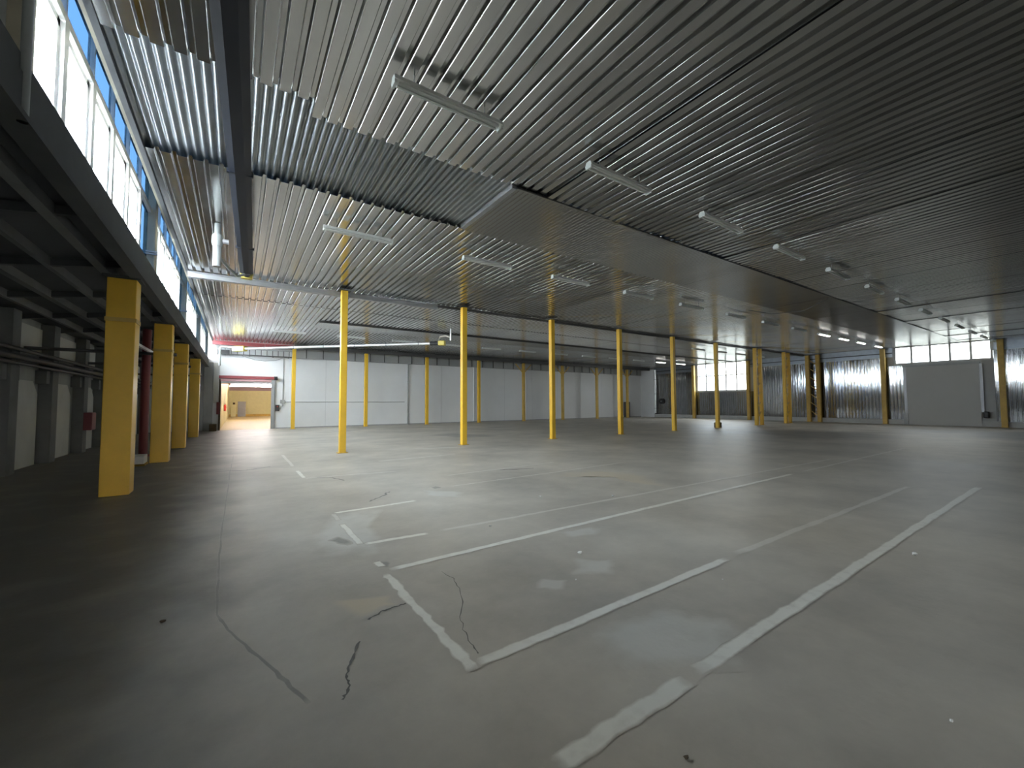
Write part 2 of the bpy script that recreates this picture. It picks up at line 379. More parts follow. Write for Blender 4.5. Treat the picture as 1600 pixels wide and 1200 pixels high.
# right wall windows
def win_frame(n, x, y0, y1, z0, z1, ys, zs, label, pane='pane_dusty', fr='frame_steel', w=.12, side=1):
    e = struct(empty('window_%d' % n, (x, y0, z0)), label)
    L = lambda nm, a, b, m: box(nm, (a[0]-x, a[1]-y0, a[2]-z0), (b[0]-x, b[1]-y0, b[2]-z0), m, e)
    b = MB(); d = .08
    for (a, c) in (((x, y0, z0), (x+d, y1, z0+w)), ((x, y0, z1-w), (x+d, y1, z1)), ((x, y0, z0+w), (x+d, y0+w, z1-w)), ((x, y1-w, z0+w), (x+d, y1, z1-w))):
        b.box((a[0]-x, a[1]-y0, a[2]-z0), (c[0]-x, c[1]-y0, c[2]-z0))
    b.build('window_frame', fr, e)
    for yy in ys: L('mullion', (x, yy-w*.45, z0+w), (x+d, yy+w*.45, z1-w), fr)
    for zz in zs: L('transom', (x+.005, y0+w, zz-w*.4), (x+d-.005, y1-w, zz+w*.4), fr)
    Y = [y0]+list(ys)+[y1]; Z = [z0]+list(zs)+[z1]
    for a, c in zip(Y[:-1], Y[1:]):
        for g, h in zip(Z[:-1], Z[1:]):
            L('pane', (x+.035, a+.02, g+.02), (x+.042, c-.02, h-.02), pane)
    return e
def div(a, b, n): return [a+(b-a)*i/n for i in range(1, n)]
win_frame(1, X1+.05, 19.45, 24.5, 2.66, 5.5, div(19.45, 24.5, 5), [4.22], 'tall ten pane steel window in the right end wall')
win_frame(2, X1+.05, 4.6, 9.27, 4.19, 5.5, div(4.6, 9.27, 5), [], 'long five pane window above the plain grey gate')
# gate in the right wall
g = tag(empty('sliding_gate', (X1-.12, 5.2, 0)), 'plain grey sheet gate under the long five pane window', 'gate')
bevel(box('gate_leaf', (0, .0, .06), (.06, 3.42, 3.98), 'gate_grey', g), .01)
box('top_rail', (-.03, -.05, 3.98), (.08, 3.6, 4.10), 'steel_grey', g)
box('side_post', (-.02, 3.42, 0), (.08, 3.56, 3.98), 'galv_trim', g)
box('side_post', (-.02, -.14, .9), (.08, 0, 3.98), 'galv_trim', g)
box('foot_guard', (-.10, 3.40, 0), (.0, 3.62, .78), 'steel_grey', g)
tag(bevel(box('floor_fan', (X1-.45, 4.85, .55), (X1-.13, 5.1, .95), 'black'), .06, 3), 'small dark box fixed beside the grey gate', 'box')
# front wall behind the camera
fwb = MB(); FH = [(-.6, 3.2)]
fwb.box((X0-.3, YF-.3, 0), (X1+.3, YF, .4)).box((X0-.3, YF-.3, 3.0), (X1+.3, YF, 6.55)); xs = [X0-.3]+[v for h in FH for v in h]+[X1+.3]
for a, c in zip(xs[::2], xs[1::2]): fwb.box((a, YF-.3, .4), (c, YF, 3.0))
struct(fwb.build('wall_front', 'wall_white'), 'plain white front wall of the hall')
for i, (a, c) in enumerate(FH):
    e = struct(empty('window_%d' % (20+i), (a, YF-.2, .4)), 'added unseen front window of the hall')  # unseen window added to light the column fronts from behind
    for x in div(0, c-a, 3): box('mullion', (x-.03, 0, 0), (x+.03, .08, 2.6), 'frame_white', e)
    box('transom', (0, 0, 1.8), (c-a, .075, 1.86), 'frame_white', e)
    box('pane', (0, .03, 0), (c-a, .04, 2.6), 'pane_front_fill', e)

# ---------------------------------------------------------------- left: clerestory, lean-to
XW = -1.72
# clerestory posts
POST = [5.1, 11.7, 18.2, 24.8, 31.2]
ce = struct(box('trim_1', (XW-.2, YF, 4.28), (-1.52, YB, 4.46), 'leanto_dark'), 'dark sill ledge under the clerestory windows')
struct(MB().box((-1.62, YF, 3.93), (-1.50, YB, 4.30)).box((-1.66, YF, 3.90), (-1.46, YB, 3.95)).build('trim_2', 'leanto_dark'), 'dark edge beam carried by the thick yellow columns')
struct(box('trim_3', (-1.35, YF, 5.46), (-1.30, YB, 5.72), 'edge_olive'), 'olive edge beam where the ceiling meets the clerestory')
struct(box('trim_4', (-1.30, YF, 5.42), (-1.235, YB, 5.50), 'leanto_dark'), 'grey edge angle of the metal ceiling')
for i, yy in enumerate(POST):
    nb = [ 'beside the round white pipe', 'by the near tie rod', 'by the second tie rod', 'between the far clerestory bays', 'at the white back wall'][i]
    tag(bevel(box('clerestory_post', (XW-.03, yy-.13, 4.46), (XW+.17, yy+.13, 6.55), 'post_olive'), .01), 'olive steel post of the clerestory ' + nb, 'post', 'posts between the clerestory windows')
struct(box('wall_clerestory', (XW-.2, YF-.3, 4.46), (XW+.08, POST[0]-.13, 6.55), 'wall_grey'), 'solid grey wall continuing the clerestory before its first post')
wn = 3
for a, c in zip(POST[:-1], POST[1:]):
    y0, y1 = a+.13, c-.13; z0, zt, z1 = 4.46, 5.80, 6.5
    e = struct(empty('window_%d' % wn, (XW, y0, z0)), 'clerestory window bay with white framed panes and blue tinted top lights'); wn += 1
    L = y1-y0; nb = 5; strip = min(1.1, L*.2); p = (L-strip)/nb
    fr = MB()
    fr.box((0, 0, 0), (.09, L, .06)).box((0, 0, zt-z0-.05), (.09, L, zt-z0+.05)).box((0, 0, z1-z0-.05), (.09, L, z1-z0))
    fr.build('window_frame', 'frame_white', e)
    for i in range(nb+1):
        w = .065 if 0 < i < nb else .08
        yy = i*p if i else .06
        box('mullion', (0, yy-w, .06), (.09, yy+w, zt-z0-.05), 'frame_white', e)
        if i < nb:
            # opening sash ring inside each light
            s = MB(); a0, a1 = i*p+.06, (i+1)*p-.06; h0, h1 = .07, zt-z0-.06
            s.box((-.03, a0, h0), (.05, a1, h0+.08)).box((-.03, a0, h1-.08), (.05, a1, h1)).box((-.03, a0, h0), (.05, a0+.08, h1)).box((-.03, a1-.08, h0), (.05, a1, h1))
            so = s.build('sash', 'frame_white', e)
            box('pane', (-.005, a0, h0), (.003, a1, h1), 'pane_clear', so)
            box('top_light', (.03, i*p+.01, zt-z0+.05), (.036, (i+1)*p-.01, z1-z0-.05), 'pane_blue', e)
            box('top_mullion', (0.01, (i+1)*p-.02, zt-z0+.05), (.08, (i+1)*p+.02, z1-z0-.05), 'frame_white', e)
    box('side_light', (.03, nb*p+.06, .06), (.036, L, zt-z0-.05), 'pane_blue', e)
    box('top_light', (.03, nb*p+.02, zt-z0+.05), (.036, L, z1-z0-.05), 'pane_blue', e)
# lean-to roof slab (slopes down to the left wall)
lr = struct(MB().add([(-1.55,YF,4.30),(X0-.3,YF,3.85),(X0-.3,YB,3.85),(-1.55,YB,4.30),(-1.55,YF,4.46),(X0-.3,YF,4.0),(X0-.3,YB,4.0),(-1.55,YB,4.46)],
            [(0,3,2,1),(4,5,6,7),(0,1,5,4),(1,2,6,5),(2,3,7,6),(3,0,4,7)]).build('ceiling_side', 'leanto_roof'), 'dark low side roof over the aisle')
def lz(x): return 4.30 + (x+1.55)/( -3.05)*(-.0) - (-1.55-x)/3.35*.45
for x, w in ((-2.1, .14), (-2.75, .08), (-3.4, .12), (-4.0, .08)):
    box('purlin', (x-w/2, YF, lz(x)-.16), (x+w/2, YB, lz(x)), 'purlin', lr)
for yy in (5.2, 7.7, 10.2, 12.7, 15.2, 17.7, 20.2, 22.7, 25.8, 28.5):
    MB().bar((-1.65, yy, 4.2), (X0, yy, 3.80), .10, .12).build('rafter', 'leanto_dark', lr)
wl = struct(box('wall_left', (X0-.3, YF-.3, 0), (X0, YB, 4.1), 'leanto_wall'), 'dim plastered wall of the low side aisle')
# pale panels with chamfered top corners between dark piers
def chamfer_panel(y0, y1, zt):
    c = .35; pts = [(y0, 0), (y1, 0), (y1, zt-c), (y1-c, zt), (y0+c, zt), (y0, zt-c)]; n = 6
    v = [(X0, a, b) for a, b in pts] + [(X0+.05, a, b) for a, b in pts]
    MB().add(v, [tuple(range(n, 2*n))] + [(i, (i+1) % n, n+(i+1) % n, n+i) for i in range(n)]).build('wall_panel', 'leanto_panel', wl)
for a, c in ((11.6, 13.9), (14.9, 16.6), (17.45, 19.3), (20.6, 21.9), (22.6, 24.7), (25.6, 27.6), (28.4, 30.4)):
    chamfer_panel(a, c, 2.25)
for yy in (11.0, 14.4, 17.0, 19.9, 22.2, 25.1, 28.0, 30.9):
    MB().box((X0, yy-.22, 0), (X0+.28, yy+.22, 3.85)).box((X0, yy-.45, 2.2), (X0+.22, yy+.45, 2.55)).build('pier', 'leanto_pier', wl)
box('upper_band', (X0, 10, 2.95), (X0+.04, YB, 3.7), 'leanto_panel', wl)
for i, (z, r) in enumerate(((2.72, .07), (2.9, .05), (2.58, .04))):
    tag(MB().tube([(X0+.4, YF+.1, z), (X0+.4, YB-.05, z)], r, 10).build('wall_pipe', 'black'),
        ['thick dark pipe along the aisle wall, middle of three', 'dark pipe along the aisle wall, top of three', 'thin dark pipe along the aisle wall, lowest of three'][i], 'pipe', 'dark pipes along the side aisle wall')
hb = tag(empty('hydrant_cabinet', (X0+.28, 19.7, .75)), 'dark red hydrant cabinet on the side aisle wall pier', 'cabinet')
bevel(box('body', (0, 0, 0), (.2, .5, .6), 'red_dark', hb), .01); box('door', (.2, .02, .02), (.215, .48, .58), 'red_dark', hb)
# tie rods
def rod(yy, z, xa, xb, r, label, m='steel_dark'):
    e = tag(empty('tie_rod', (xa, yy, z)), label, 'rod', 'tie rods across the side aisle')
    MB().tube([(0, 0, 0), (xb-xa, 0, 0)], r, 8).build('rod', m, e)
    MB().tube([((xb-xa)*.0+.6, 0, 0), (xb-xa+.12, 0, 0)], r*.7, 8).build('rod_end', 'galv_trim', e)
    return e
e = tag(empty('tie_rod', (-1.62, 11.5, 4.86)), 'dark tie rod with bright square end crossing before the clerestory, nearest one', 'rod')
MB().tube([(-2.9, 0, -.02), (-.75, 0, -.0)], .05, 10).build('rod', 'heater_dark', e)
MB().bar((-.85, 0, 0), (-.65, 0, 0), .13, .13).build('coupling', 'steel_grey', e)
MB().bar((-.65, 0, .02), (.12, 0, .02), .05, .03).bar((-.65, 0, -.03), (.12, 0, -.03), .05, .03).build('twin_flat', 'galv_trim', e)
e = tag(empty('tie_rod', (-1.55, 18.0, 4.83)), 'thin dark tie rod reaching the second clerestory post', 'rod')
MB().tube([(-2.6, 0, -.05), (.05, 0, 0)], .035, 8).build('rod', 'steel_grey', e)
for yy, nm in ((15.45, 'at the second thick column'), (20.0, 'at the third thick column'), (26.0, 'at the fourth thick column')):
    tag(MB().tube([(X0+.1, yy, 3.06), (-1.5, yy, 3.06)], .045, 8).build('cross_pipe', 'steel_dark'), 'dark cross pipe under the low side roof ' + nm, 'pipe', 'cross pipes under the side roof')
e = tag(empty('batten_rail', (-2.2, 14.2, 3.18)), 'long pale batten rail hung under the low side roof', 'rail')
MB().bar((0, 0, 0), (0, 5.1, .06), .07, .07).build('rail', 'lamp_white', e)
for k in (.4, 2.6, 4.7): MB().tube([(0, k, .03), (0, k, .9)], .008, 6).build('hanger', 'steel_grey', e)
# near round pipe beside the near post
tag(MB().tube([(-1.50, 4.9, 3.9), (-1.50, 4.9, 6.5)], .035, 12).build('down_pipe', 'vent_white'), 'round white pipe before the nearest clerestory post', 'pipe')

# thick yellow columns of the aisle
for i, yy in enumerate((10.2, 15.25, 19.75, 25.85)):
    e = tag(empty('aisle_column', (-1.77, yy, 0)), ORD[i] + ' thick yellow column under the clerestory edge, counting toward the white back wall', 'column', 'thick yellow columns along the side aisle')
    sh = bevel(box('shaft', (-.2, -.2, 0), (.2, .2, 3.93), 'yellow', e), .012)
    b = MB()
    for a, c in (((-.212, -.212), (.212, -.2)), ((-.212, .2), (.212, .212)), ((-.212, -.2), (-.2, .2)), ((.2, -.2), (.212, .2))):
        b.box((a[0], a[1], 3.1), (c[0], c[1], 3.17))
    b.build('strap', 'yellow_dull', sh)
    box('head_plate', (-.26, -.26, 3.88), (.26, .26, 3.93), 'leanto_dark', e)
e = tag(empty('guard_block', (-2.3, 14.7, 0)), 'low white guard block with yellow foot beside the second thick yellow column', 'block')
box('foot', (-.26, -.27, 0), (.32, .28, .05), 'yellow_dull', e); bevel(box('block', (-.24, -.25, .05), (.3, .26, .27), 'wall_white', e), .015)
e = tag(empty('standpipe', (-2.37, 16.9, 0)), 'dark red standpipe rising behind the white guard block', 'pipe')
MB().tube([(0, 0, 0), (0, 0, 3.95)], .11, 14).build('pipe', 'red_dark', e); MB().tube([(0, 0, .02), (0, 0, .08)], .17, 14).build('flange', 'red_dark', e)
tag(box('wall_daylight_plate', (X0+.05, 29.2, 1.45), (X0+.07, 29.75, 1.95), 'paper'), 'small white plate for a daylight spot on the side aisle wall near the back wall', 'plate')  # plain white plate standing in for a bright daylight spot

# ---------------------------------------------------------------- ceiling of profiled sheets
ceil = struct(empty('ceiling', (0, 0, HC)), 'ceiling of galvanised trapezoid sheets')
def trap_profile(w, p=.2, h=.05, foot=53):
    """flat flange, a folded foot of the given slope, then the web; foot slope varies along the hall to throw window glints at the camera"""
    pr = []; n = round(w/p); k = h/.05; f = p/.2; t = math.tan(math.radians(foot))
    web = [(0, 0), (.006/t*f, .006*k), (.012/t*f*.9, .012*k), (.012/t*f*.9+.0125*f, h)]
    for i in range(n):
        x = i*p
        pr += [(x, 0)] + [(x+.575*p+a, b) for a, b in web] + [(x+p-a, b) for a, b in web[:0:-1]]
    pr += [(w, 0), (w+.012, -.0012)]; return pr
def sheet_mesh(pr, L, rows=1, smooth=False, th=.0):
    k = len(pr); v = [(x, L*j/rows, z) for j in range(rows+1) for x, z in pr]
    f = [(j*k+i, (j+1)*k+i, (j+1)*k+i+1, j*k+i+1) for j in range(rows) for i in range(k-1)]
    return MB().add(v, f, smooth).mesh('ceiling_sheet')
GLINT_FOOT = ((2.7, 53), (3.7, 60), (4.7, 65), (5.7, 68.5), (7.7, 72), (10.7, 75.5), (99, 78))     # foot slope by position, shaped so window streaks reach the camera
SM = {}
def sheet(x, y, w, L, kind, z, m):
    foot = next(a for lim, a in GLINT_FOOT if x < lim)
    key = (kind, round(w, 3), round(L, 3), m, foot)
    if key not in SM:
        if kind == 'trap': me = sheet_mesh(trap_profile(w, foot=foot), L)
        elif kind == 'fine': me = sheet_mesh(trap_profile(w, .1, .010), L)
        else:
            pr = [(i*.105/8, .021*math.cos(2*PI*i/8)) for i in range(int(round(w/.105))*8+1)]; me = sheet_mesh(pr, L, 1, True)
        me.materials.append(MATS[m]); SM[key] = me
    o = bpy.data.objects.new('ceiling_sheet', SM[key]); COL.objects.link(o); o.parent = ceil
    o.location = (x, y, z-HC+random.uniform(-.002, .002)); r = .0012 if kind != 'fine' else .002
    o.rotation_euler = (random.uniform(-.0012, .0012), random.uniform(-r, r), 0)
    return o
XS = [-1.25+1.0*i for i in range(41)]
def band(y0, y1, z, x_from=-1.25, m='galv', stagger=None, w=1.0):
    x = x_from
    while x < X1-.05:
        ww = min(w, round((X1-x)/.2)*.2)
        if ww < .15: break
        ye = y1 + (stagger(x) if stagger else 0)
        sheet(x, y0, ww, ye-y0, 'trap', z, m); x += ww
band(YF, 5.93, HC, stagger=lambda x: -.33 if x < .7 else 0)
# recess strip: corrugated sheets left, fine ribbed sheets right
x = -1.25
for i in range(6): sheet(-1.27+.945*i-.02, 5.35, .945, 2.9, 'sine', 5.535, 'galv_fine')
box('recess_trim', (3.99, 5.94, -.025), (4.08, 7.98, .11), 'galv_trim', ceil)
x = 4.08
while x < X1-.1:
    w = min(2.0, X1-x); w = round(w/.1)*.1
    sheet(x, 5.90, w, 2.14, 'fine', 5.44, 'galv_panel'); x += w
box('strip_angle', (4.08, 5.90, -.03), (X1, 5.935, .0), 'galv_panel', ceil)
band(8.0, 14.9, HC)
band(14.82, 17.95, HC+.012)
band(17.85, 20.78, HC, m='galv')
x = 3.1
while x < X1-.1:
    w = round(min(2.0, X1-x)/.1)*.1
    sheet(x, 20.75, w, 1.8, 'fine', 5.425, 'galv_panel'); x += w
sheetsx = -1.25
while sheetsx < 3.0:
    sheet(sheetsx, 20.7, 1.0, 1.9, 'trap', HC, 'galv'); sheetsx += 1.0
box('strip_shadow_gap', (3.1, 20.72, -.06), (X1, 20.75, .04), 'steel_dark', ceil)  # dark strip standing in for the shadow gap at the sheet ends
band(22.5, YB, HC+.006)
# cross beams carried by the column rows
tag(MB().box((-1.25, 14.78, 5.27), (6.4, 14.93, 5.41)).box((-1.25, 14.74, 5.40), (6.4, 14.97, 5.43)).build('cross_beam', 'galv_trim'), 'light grey channel beam over the first yellow column, ending at the clerestory', 'beam')
tag(box('cross_beam', (6.4, 14.80, 5.36), (38.9, 14.92, 5.44), 'steel_dark'), 'dark thin beam over the row of yellow columns', 'beam')
e = tag(empty('red_beam', (-1.3, 30.15, 5.2)), 'dark red beam over the doorway corner under the ceiling', 'beam')
box('web', (0, 0, 0), (4.35, .05, .23), 'red_paint', e); box('flange', (0, -.08, .22), (4.35, .12, .25), 'pink_bar', e); box('flange', (0, -.06, 0), (4.35, .1, .02), 'red_paint', e)
tag(box('dark_beam', (3.05, 30.1, 5.22), (38.9, 30.25, 5.44), 'steel_dark'), 'dark beam over the yellow columns along the white back wall', 'beam')

# ---------------------------------------------------------------- yellow columns
def thin_column(x, yy, H, label, grp, m='yellow', a=.1, braces=0, twin=False, z0=0):
    e = tag(empty('yellow_column', (x, yy, z0)), label, 'column', grp); h = H-z0
    if not twin:
        bevel(box('shaft', (-a, -a, 0), (a, a, h), m, e), .012)
    else:
        for s in (-.36, .36):
            bevel(box('shaft', (s-a, -a, 0), (s+a, a, h), m, e), .012)
        for k in range(7):
            z = .4+k*.68; MB().bar((-.36, 0, z), (.36, 0, z+.6), .05, .05).build('lacing_bar', 'yellow_dull', e)
    b = MB().box((-a-.06-(.36 if twin else 0), -a-.05, 0), (a+.06+(.36 if twin else 0), a+.05, .015)); b.build('base_plate', 'yellow_dull', e)
    box('head_plate', (-a-.1-(.36 if twin else 0), -a-.08, h-.03), (a+.1+(.36 if twin else 0), a+.08, h), 'steel_dark', e)
    if braces:
        for s in (-1, 1): MB().bar((0, 0, h-.95), (s*.85, 0, h-.12), .06, .06).build('knee_brace', m, e)
    return e
for i in range(6):
    thin_column(2.91+4.45*i, 14.43, 5.40, ORD[i] + ' slim yellow column of the freestanding row, counted from the clerestory side', 'slim yellow columns of the freestanding row')
thin_column(30.4, 14.43, 5.40, 'twin laced yellow column in the freestanding row beside the tall ten pane window', 'slim yellow columns of the freestanding row', twin=True, a=.10)
thin_column(34.75, 14.43, 5.40, 'twin laced yellow column in the freestanding row, last before the wall', 'slim yellow columns of the freestanding row', twin=True, a=.10)
for i in range(8):
    thin_column(3.04+4.59*i, 30.2, 5.22, ORD[i] + ' yellow column along the white back wall, counted from the doorway', 'yellow columns along the white back wall', 'yellow_dull' if i > 3 else 'yellow', a=.11, braces=i >= 4)
for yy, lab in ((24.6, 'at the corner side of the tall window'), (19.2, 'at the gate side of the tall window'), (9.77, 'beside the long five pane window'), (4.25, 'beyond the grey gate')):
    thin_column(38.65, yy, 5.40, 'yellow column on the end wall plinth ' + lab, 'yellow columns along the end wall', 'yellow_dull', a=.13)
e = thin_column(38.6, 14.1, 5.40, 'twin yellow column standing against the foil clad end wall', 'yellow columns along the end wall', 'yellow_dull', twin=True, a=.13)
e.rotation_euler.z = PI/2

# ---------------------------------------------------------------- lamps
def make_lamp(label, x, yy, z, grp):
    e = tag(empty('batten_lamp', (x, yy, z)), label, 'lamp', grp)
    body = MB().add([(0,-.075,.02),(0,.075,.02),(0,.04,.09),(0,-.04,.09),(1.45,-.075,.02),(1.45,.075,.02),(1.45,.04,.09),(1.45,-.04,.09)],
                    [(0,1,2,3),(7,6,5,4),(0,4,5,1),(1,5,6,2),(2,6,7,3),(3,7,4,0)]).build('housing', 'lamp_white', e)
    MB().tube([(.06, -.035, .005), (1.39, -.035, .005)], .016, 8).build('tube', 'tube_off', e)
    MB().tube([(.06, .035, .005), (1.39, .035, .005)], .016, 8).build('tube', 'tube_off', e)
    for xx in (0, 1.42): box('end_cap', (xx, -.06, -.02), (xx+.03, .06, .03), 'lamp_white', e)
    for xx in (.25, 1.2): MB().tube([(xx, 0, .09), (xx, 0, HC-z+.01)], .006, 6).build('hanger', 'steel_grey', e)
    return e
mat('tube_lit', (.9,.9,.88), .4, emit=(1,.97,.92), estr=1.2)
def copy_tree(o, loc, label, lit=False):
    c = o.copy(); COL.objects.link(c); c.location = loc; c['label'] = label
    for ch in list(o.children):
        k = ch.copy(); COL.objects.link(k); k.parent = c
        if lit and ch.name.startswith('tube'):
            k.material_slots[0].link = 'OBJECT'; k.material_slots[0].material = MATS['tube_lit']
    return c
ROWS = [(4.51, 5.25, [1.40+3.05*i for i in range(13)], 'in the row before the recessed ceiling strip'),
        (9.2, 5.25, [1.42, 4.67, 7.56, 10.66, 13.74, 16.94, 20.0, 23.0, 26.08, 28.85, 31.65, 34.85], 'in the row just beyond the recessed ceiling strip'),
        (16.5, 5.25, [25.85, 28.7, 31.5, 34.4], 'in the short row beyond the freestanding columns'),
        (23.7, 5.25, [1.45+3.0*i for i in range(12)], 'in the row near the white back wall')]
for yy, z, xs, d in ROWS:
    src = None
    for i, x in enumerate(xs):
        lab = 'batten lamp, ' + ORD[i] + ' from the clerestory ' + d
        if src is None: src = make_lamp(lab, x, yy, z, 'batten lamps under the ceiling')
        else: copy_tree(src, (x, yy, z), lab, (yy == 9.2 and x > 25) or (yy == 23.7 and x > 30))

# ---------------------------------------------------------------- heaters
e = tag(empty('tube_heater', (0, 0, 0)), 'long dark tube heater hung below the ceiling near the clerestory', 'heater')
A = Vector((-.28, -1.0, 4.93)); B = Vector((.13, 12.2, 4.92)); d = (B-A).normalized(); s_ = Vector((d.y, -d.x, 0))
v = []
prof = [(-.14, -.03), (-.115, .09), (-.05, .13), (.05, .13), (.115, .09), (.14, -.03), (.06, -.05), (-.06, -.05)]
for P in (A, B): v += [P+s_*a+Vector((0, 0, b)) for a, b in prof]
n = len(prof); MB().add(v, [(i, (i+1) % n, n+(i+1) % n, n+i) for i in range(n)] + [tuple(range(n))[::-1], tuple(range(n, 2*n))]).build('reflector', 'heater_dark', e)
bb = MB(); bb.tube([B-d*.05, B+d*.22], .085, 14); bb.build('burner', 'black', e)
for sx in (-.1, .1): MB().tube([B+s_*sx+d*.03, B+s_*sx+d*.2], .045, 12).build('gas_fitting', 'brass', e)
MB().bar(B+d*.16+Vector((0,0,-.06)), B+d*.3+Vector((0,0,-.06)), .24, .09).build('burner_plate', 'brass', e)
for t in (.35, .6, .85):
    P = A.lerp(B, t)
    for sx in (-.12, .12): MB().tube([P+s_*sx, P+s_*sx+Vector((0,0,.5))], .006, 6).build('hanger', 'steel_grey', e)
    box('clamp', tuple(P+Vector((-.16,-.02,-.05))), tuple(P+Vector((.16,.02,.0))), 'heater_dark', e)
vx = (-.42, 10.6)
e = tag(empty('flue_pipe', (vx[0], vx[1], 0)), 'white vertical flue with collar hanging beside the dark heater end', 'pipe')
MB().tube([(0,0,4.52),(0,0,4.98)], .075, 16).build('pipe', 'vent_white', e)
MB().tube([(0,0,4.96),(0,0,5.02),(0,0,5.16),(0,0,5.2)], [.085,.10,.10,.085], 16).build('collar', 'vent_white', e)
MB().tube([(0,0,5.2),(0,0,5.44)], .06, 16).build('upper_pipe', 'vent_white', e)
MB().tube([(.08,0,5.08),(.2,0,5.08)], .05, 12).build('side_inlet', 'steel_grey', e)
MB().tube([(.05,.02,4.72),(.2,.5,4.66),(.36,1.1,4.66),(.50,1.55,4.84)], .03, 10).build('hose', 'vent_white', e)

e = tag(empty('tube_heater', (0, 0, 0)), 'long silver tube heater running out from the doorway corner below the ceiling', 'heater')
A = Vector((-.1, 29.5, 4.92)); B = Vector((9.25, 20.9, 4.92)); d = (B-A).normalized()
MB().tube([A+d*.5, B-d*.35], .075, 12).build('radiant_tube', 'heater_silver', e)
bevel(MB().bar(A-d*.15, A+d*.62, .34, .30).build('burner', 'brass', e), .04)
bevel(MB().bar(B-d*.12, B+d*.25, .28, .26).build('gas_fitting', 'brass', e), .03)
MB().tube([B-d*.6, B-d*.1], .11, 12).build('end_sleeve', 'black', e)
for t in (.15, .3, .45, .6, .75, .9):
    P = A.lerp(B, t); MB().tube([P, P+Vector((0,0,.55))], .008, 6).build('hanger', 'steel_grey', e)
    MB().tube([P-d*.03, P+d*.03], .09, 12).build('clamp', 'steel_grey', e)
MB().tube([(-.15,29.4,4.95),(-.35,29.5,5.0),(-.6,29.6,5.02),(-.86,29.7,5.0),(-.9,29.7,4.9),(-.9,29.7,3.9)], .055, 10).build('air_pipe', 'vent_white', e)
e = tag(empty('flue_pipe', (9.1, 19.3, 0)), 'short shiny flue with bent hose at the far end of the silver heater', 'pipe')
MB().tube([(0,0,4.85),(0,0,5.44)], .05, 12).build('pipe', 'heater_silver', e)
MB().tube([(0,0,5.0),(-.15,.3,5.12),(-.2,.9,5.15),(-.05,1.4,5.05)], .035, 10).build('hose', 'hose', e)

# ---------------------------------------------------------------- back wall fittings
fz = tag(empty('frieze', (0, 31.2, 4.72)), 'grey ribbed frieze band along the top of the white back wall', 'frieze')
box('backing', (3.15, .12, 0), (38.9, .28, .64), 'wall_grey', fz); box('top_angle', (3.15, .08, .62), (38.9, .14, .66), 'galv_trim', fz)
x = 3.9
while x < 38.8:
    box('bracket', (x-.025, .06, .02), (x+.025, .12, .62), 'steel_dark', fz); x += 1.07
lt = tag(empty('cable_ladder', (-1.0, 31.05, 4.70)), 'dark cable ladder above the red lintel of the doorway', 'cable ladder')
box('rail', (0, 0, 0), (4.0, .06, .07), 'steel_dark', lt); box('rail', (0, 0, .40), (4.0, .05, .43), 'steel_grey', lt)
for k in range(12): box('rung', (.3+.32*k, .01, .07), (.335+.32*k, .04, .40), 'steel_dark', lt)
for k in (.3, 1.6, 2.9, 3.8): box('bracket', (k, .06, .0), (k+.05, .45, .05), 'steel_dark', lt)
box('end_box', (-.05, -.02, .0), (.55, .1, .3), 'black', lt)
# doorway
dr = struct(empty('door_1', (-.85, YB, 0)), 'wide doorway with red lintel into a yellow lit room')
box('lintel', (-.12, -.16, 3.24), (2.9, 0, 3.42), 'red_paint', dr); box('lower_bar', (-.02, -.12, 3.08), (2.78, 0, 3.20), 'pink_bar', dr); box('shutter_edge', (0, .05, 2.92), (2.8, .2, 3.10), 'red_paint', dr)
box('jamb', (2.72, -.14, 0), (2.92, .02, 3.2), 'steel_grey', dr); box('jamb', (-.10, -.1, 0), (.0, .3, 3.2), 'brown', dr); box('jamb_edge', (2.80, .02, 0), (2.83, .3, 3.0), 'frame_white', dr)
MB().tube([(2.86,-.2,3.32),(3.05,-.2,3.32)], .12, 12).build('shutter_motor', 'black', dr)
tag(bevel(box('pier_box', (-1.7, 31.2, 0), (-1.25, 31.49, 4.2), 'wall_grey'), .01), 'grey pier standing left of the doorway', 'pier')
tag(box('wall_duct', (-1.22, 31.36, 1.7), (-.98, 31.5, 4.2), 'leanto_panel'), 'pale vertical duct between the grey pier and the doorway', 'duct')
tag(bevel(box('fire_box', (-1.05, 31.34, 1.0), (-.88, 31.5, 1.75), 'red_dark'), .01), 'narrow dark red box beside the doorway jamb', 'box')
tag(bevel(box('crate', (-1.36, 30.72, 0), (-1.0, 31.15, .42), 'brown'), .02), 'brown crate on the floor left of the doorway', 'crate')
sw = tag(empty('switch_box', (2.12, YB-.12, 1.15)), 'black control box on the white wall beside the doorway', 'switch box')
sb = bevel(box('body', (0, 0, 0), (.24, .12, .42), 'black', sw), .01); MB().tube([(.12, -.02, .3), (.12, 0, .3)], .035, 10).build('button', 'red_bright', sb)
e = tag(empty('junction_box', (2.40, YB-.1, 1.66)), 'small grey junction box where conduits meet beside the doorway', 'junction box')
bevel(box('body', (0, 0, 0), (.26, .1, .24), 'steel_grey', e), .01); MB().tube([(.13, -.01, .0), (.13, -.01, -.2)], .03, 8).build('gland', 'steel_grey', e)
tag(MB().tube([(2.55, YB-.04, 1.9), (2.55, YB-.04, 4.72)], .022, 8).build('conduit', 'wall_grey'), 'vertical conduit from cable ladder down to the junction box', 'conduit')
tag(MB().tube([(2.66, YB-.04, 1.76), (10.9, YB-.04, 1.74)], .022, 8).build('conduit', 'wall_grey'), 'long horizontal conduit along the white back wall', 'conduit')
tag(MB().tube([(11.15, YB-.07, 0.02), (11.15, YB-.07, 4.72)], .055, 10).build('down_pipe', 'wall_grey'), 'grey vertical pipe on the white back wall where the conduit ends', 'pipe')
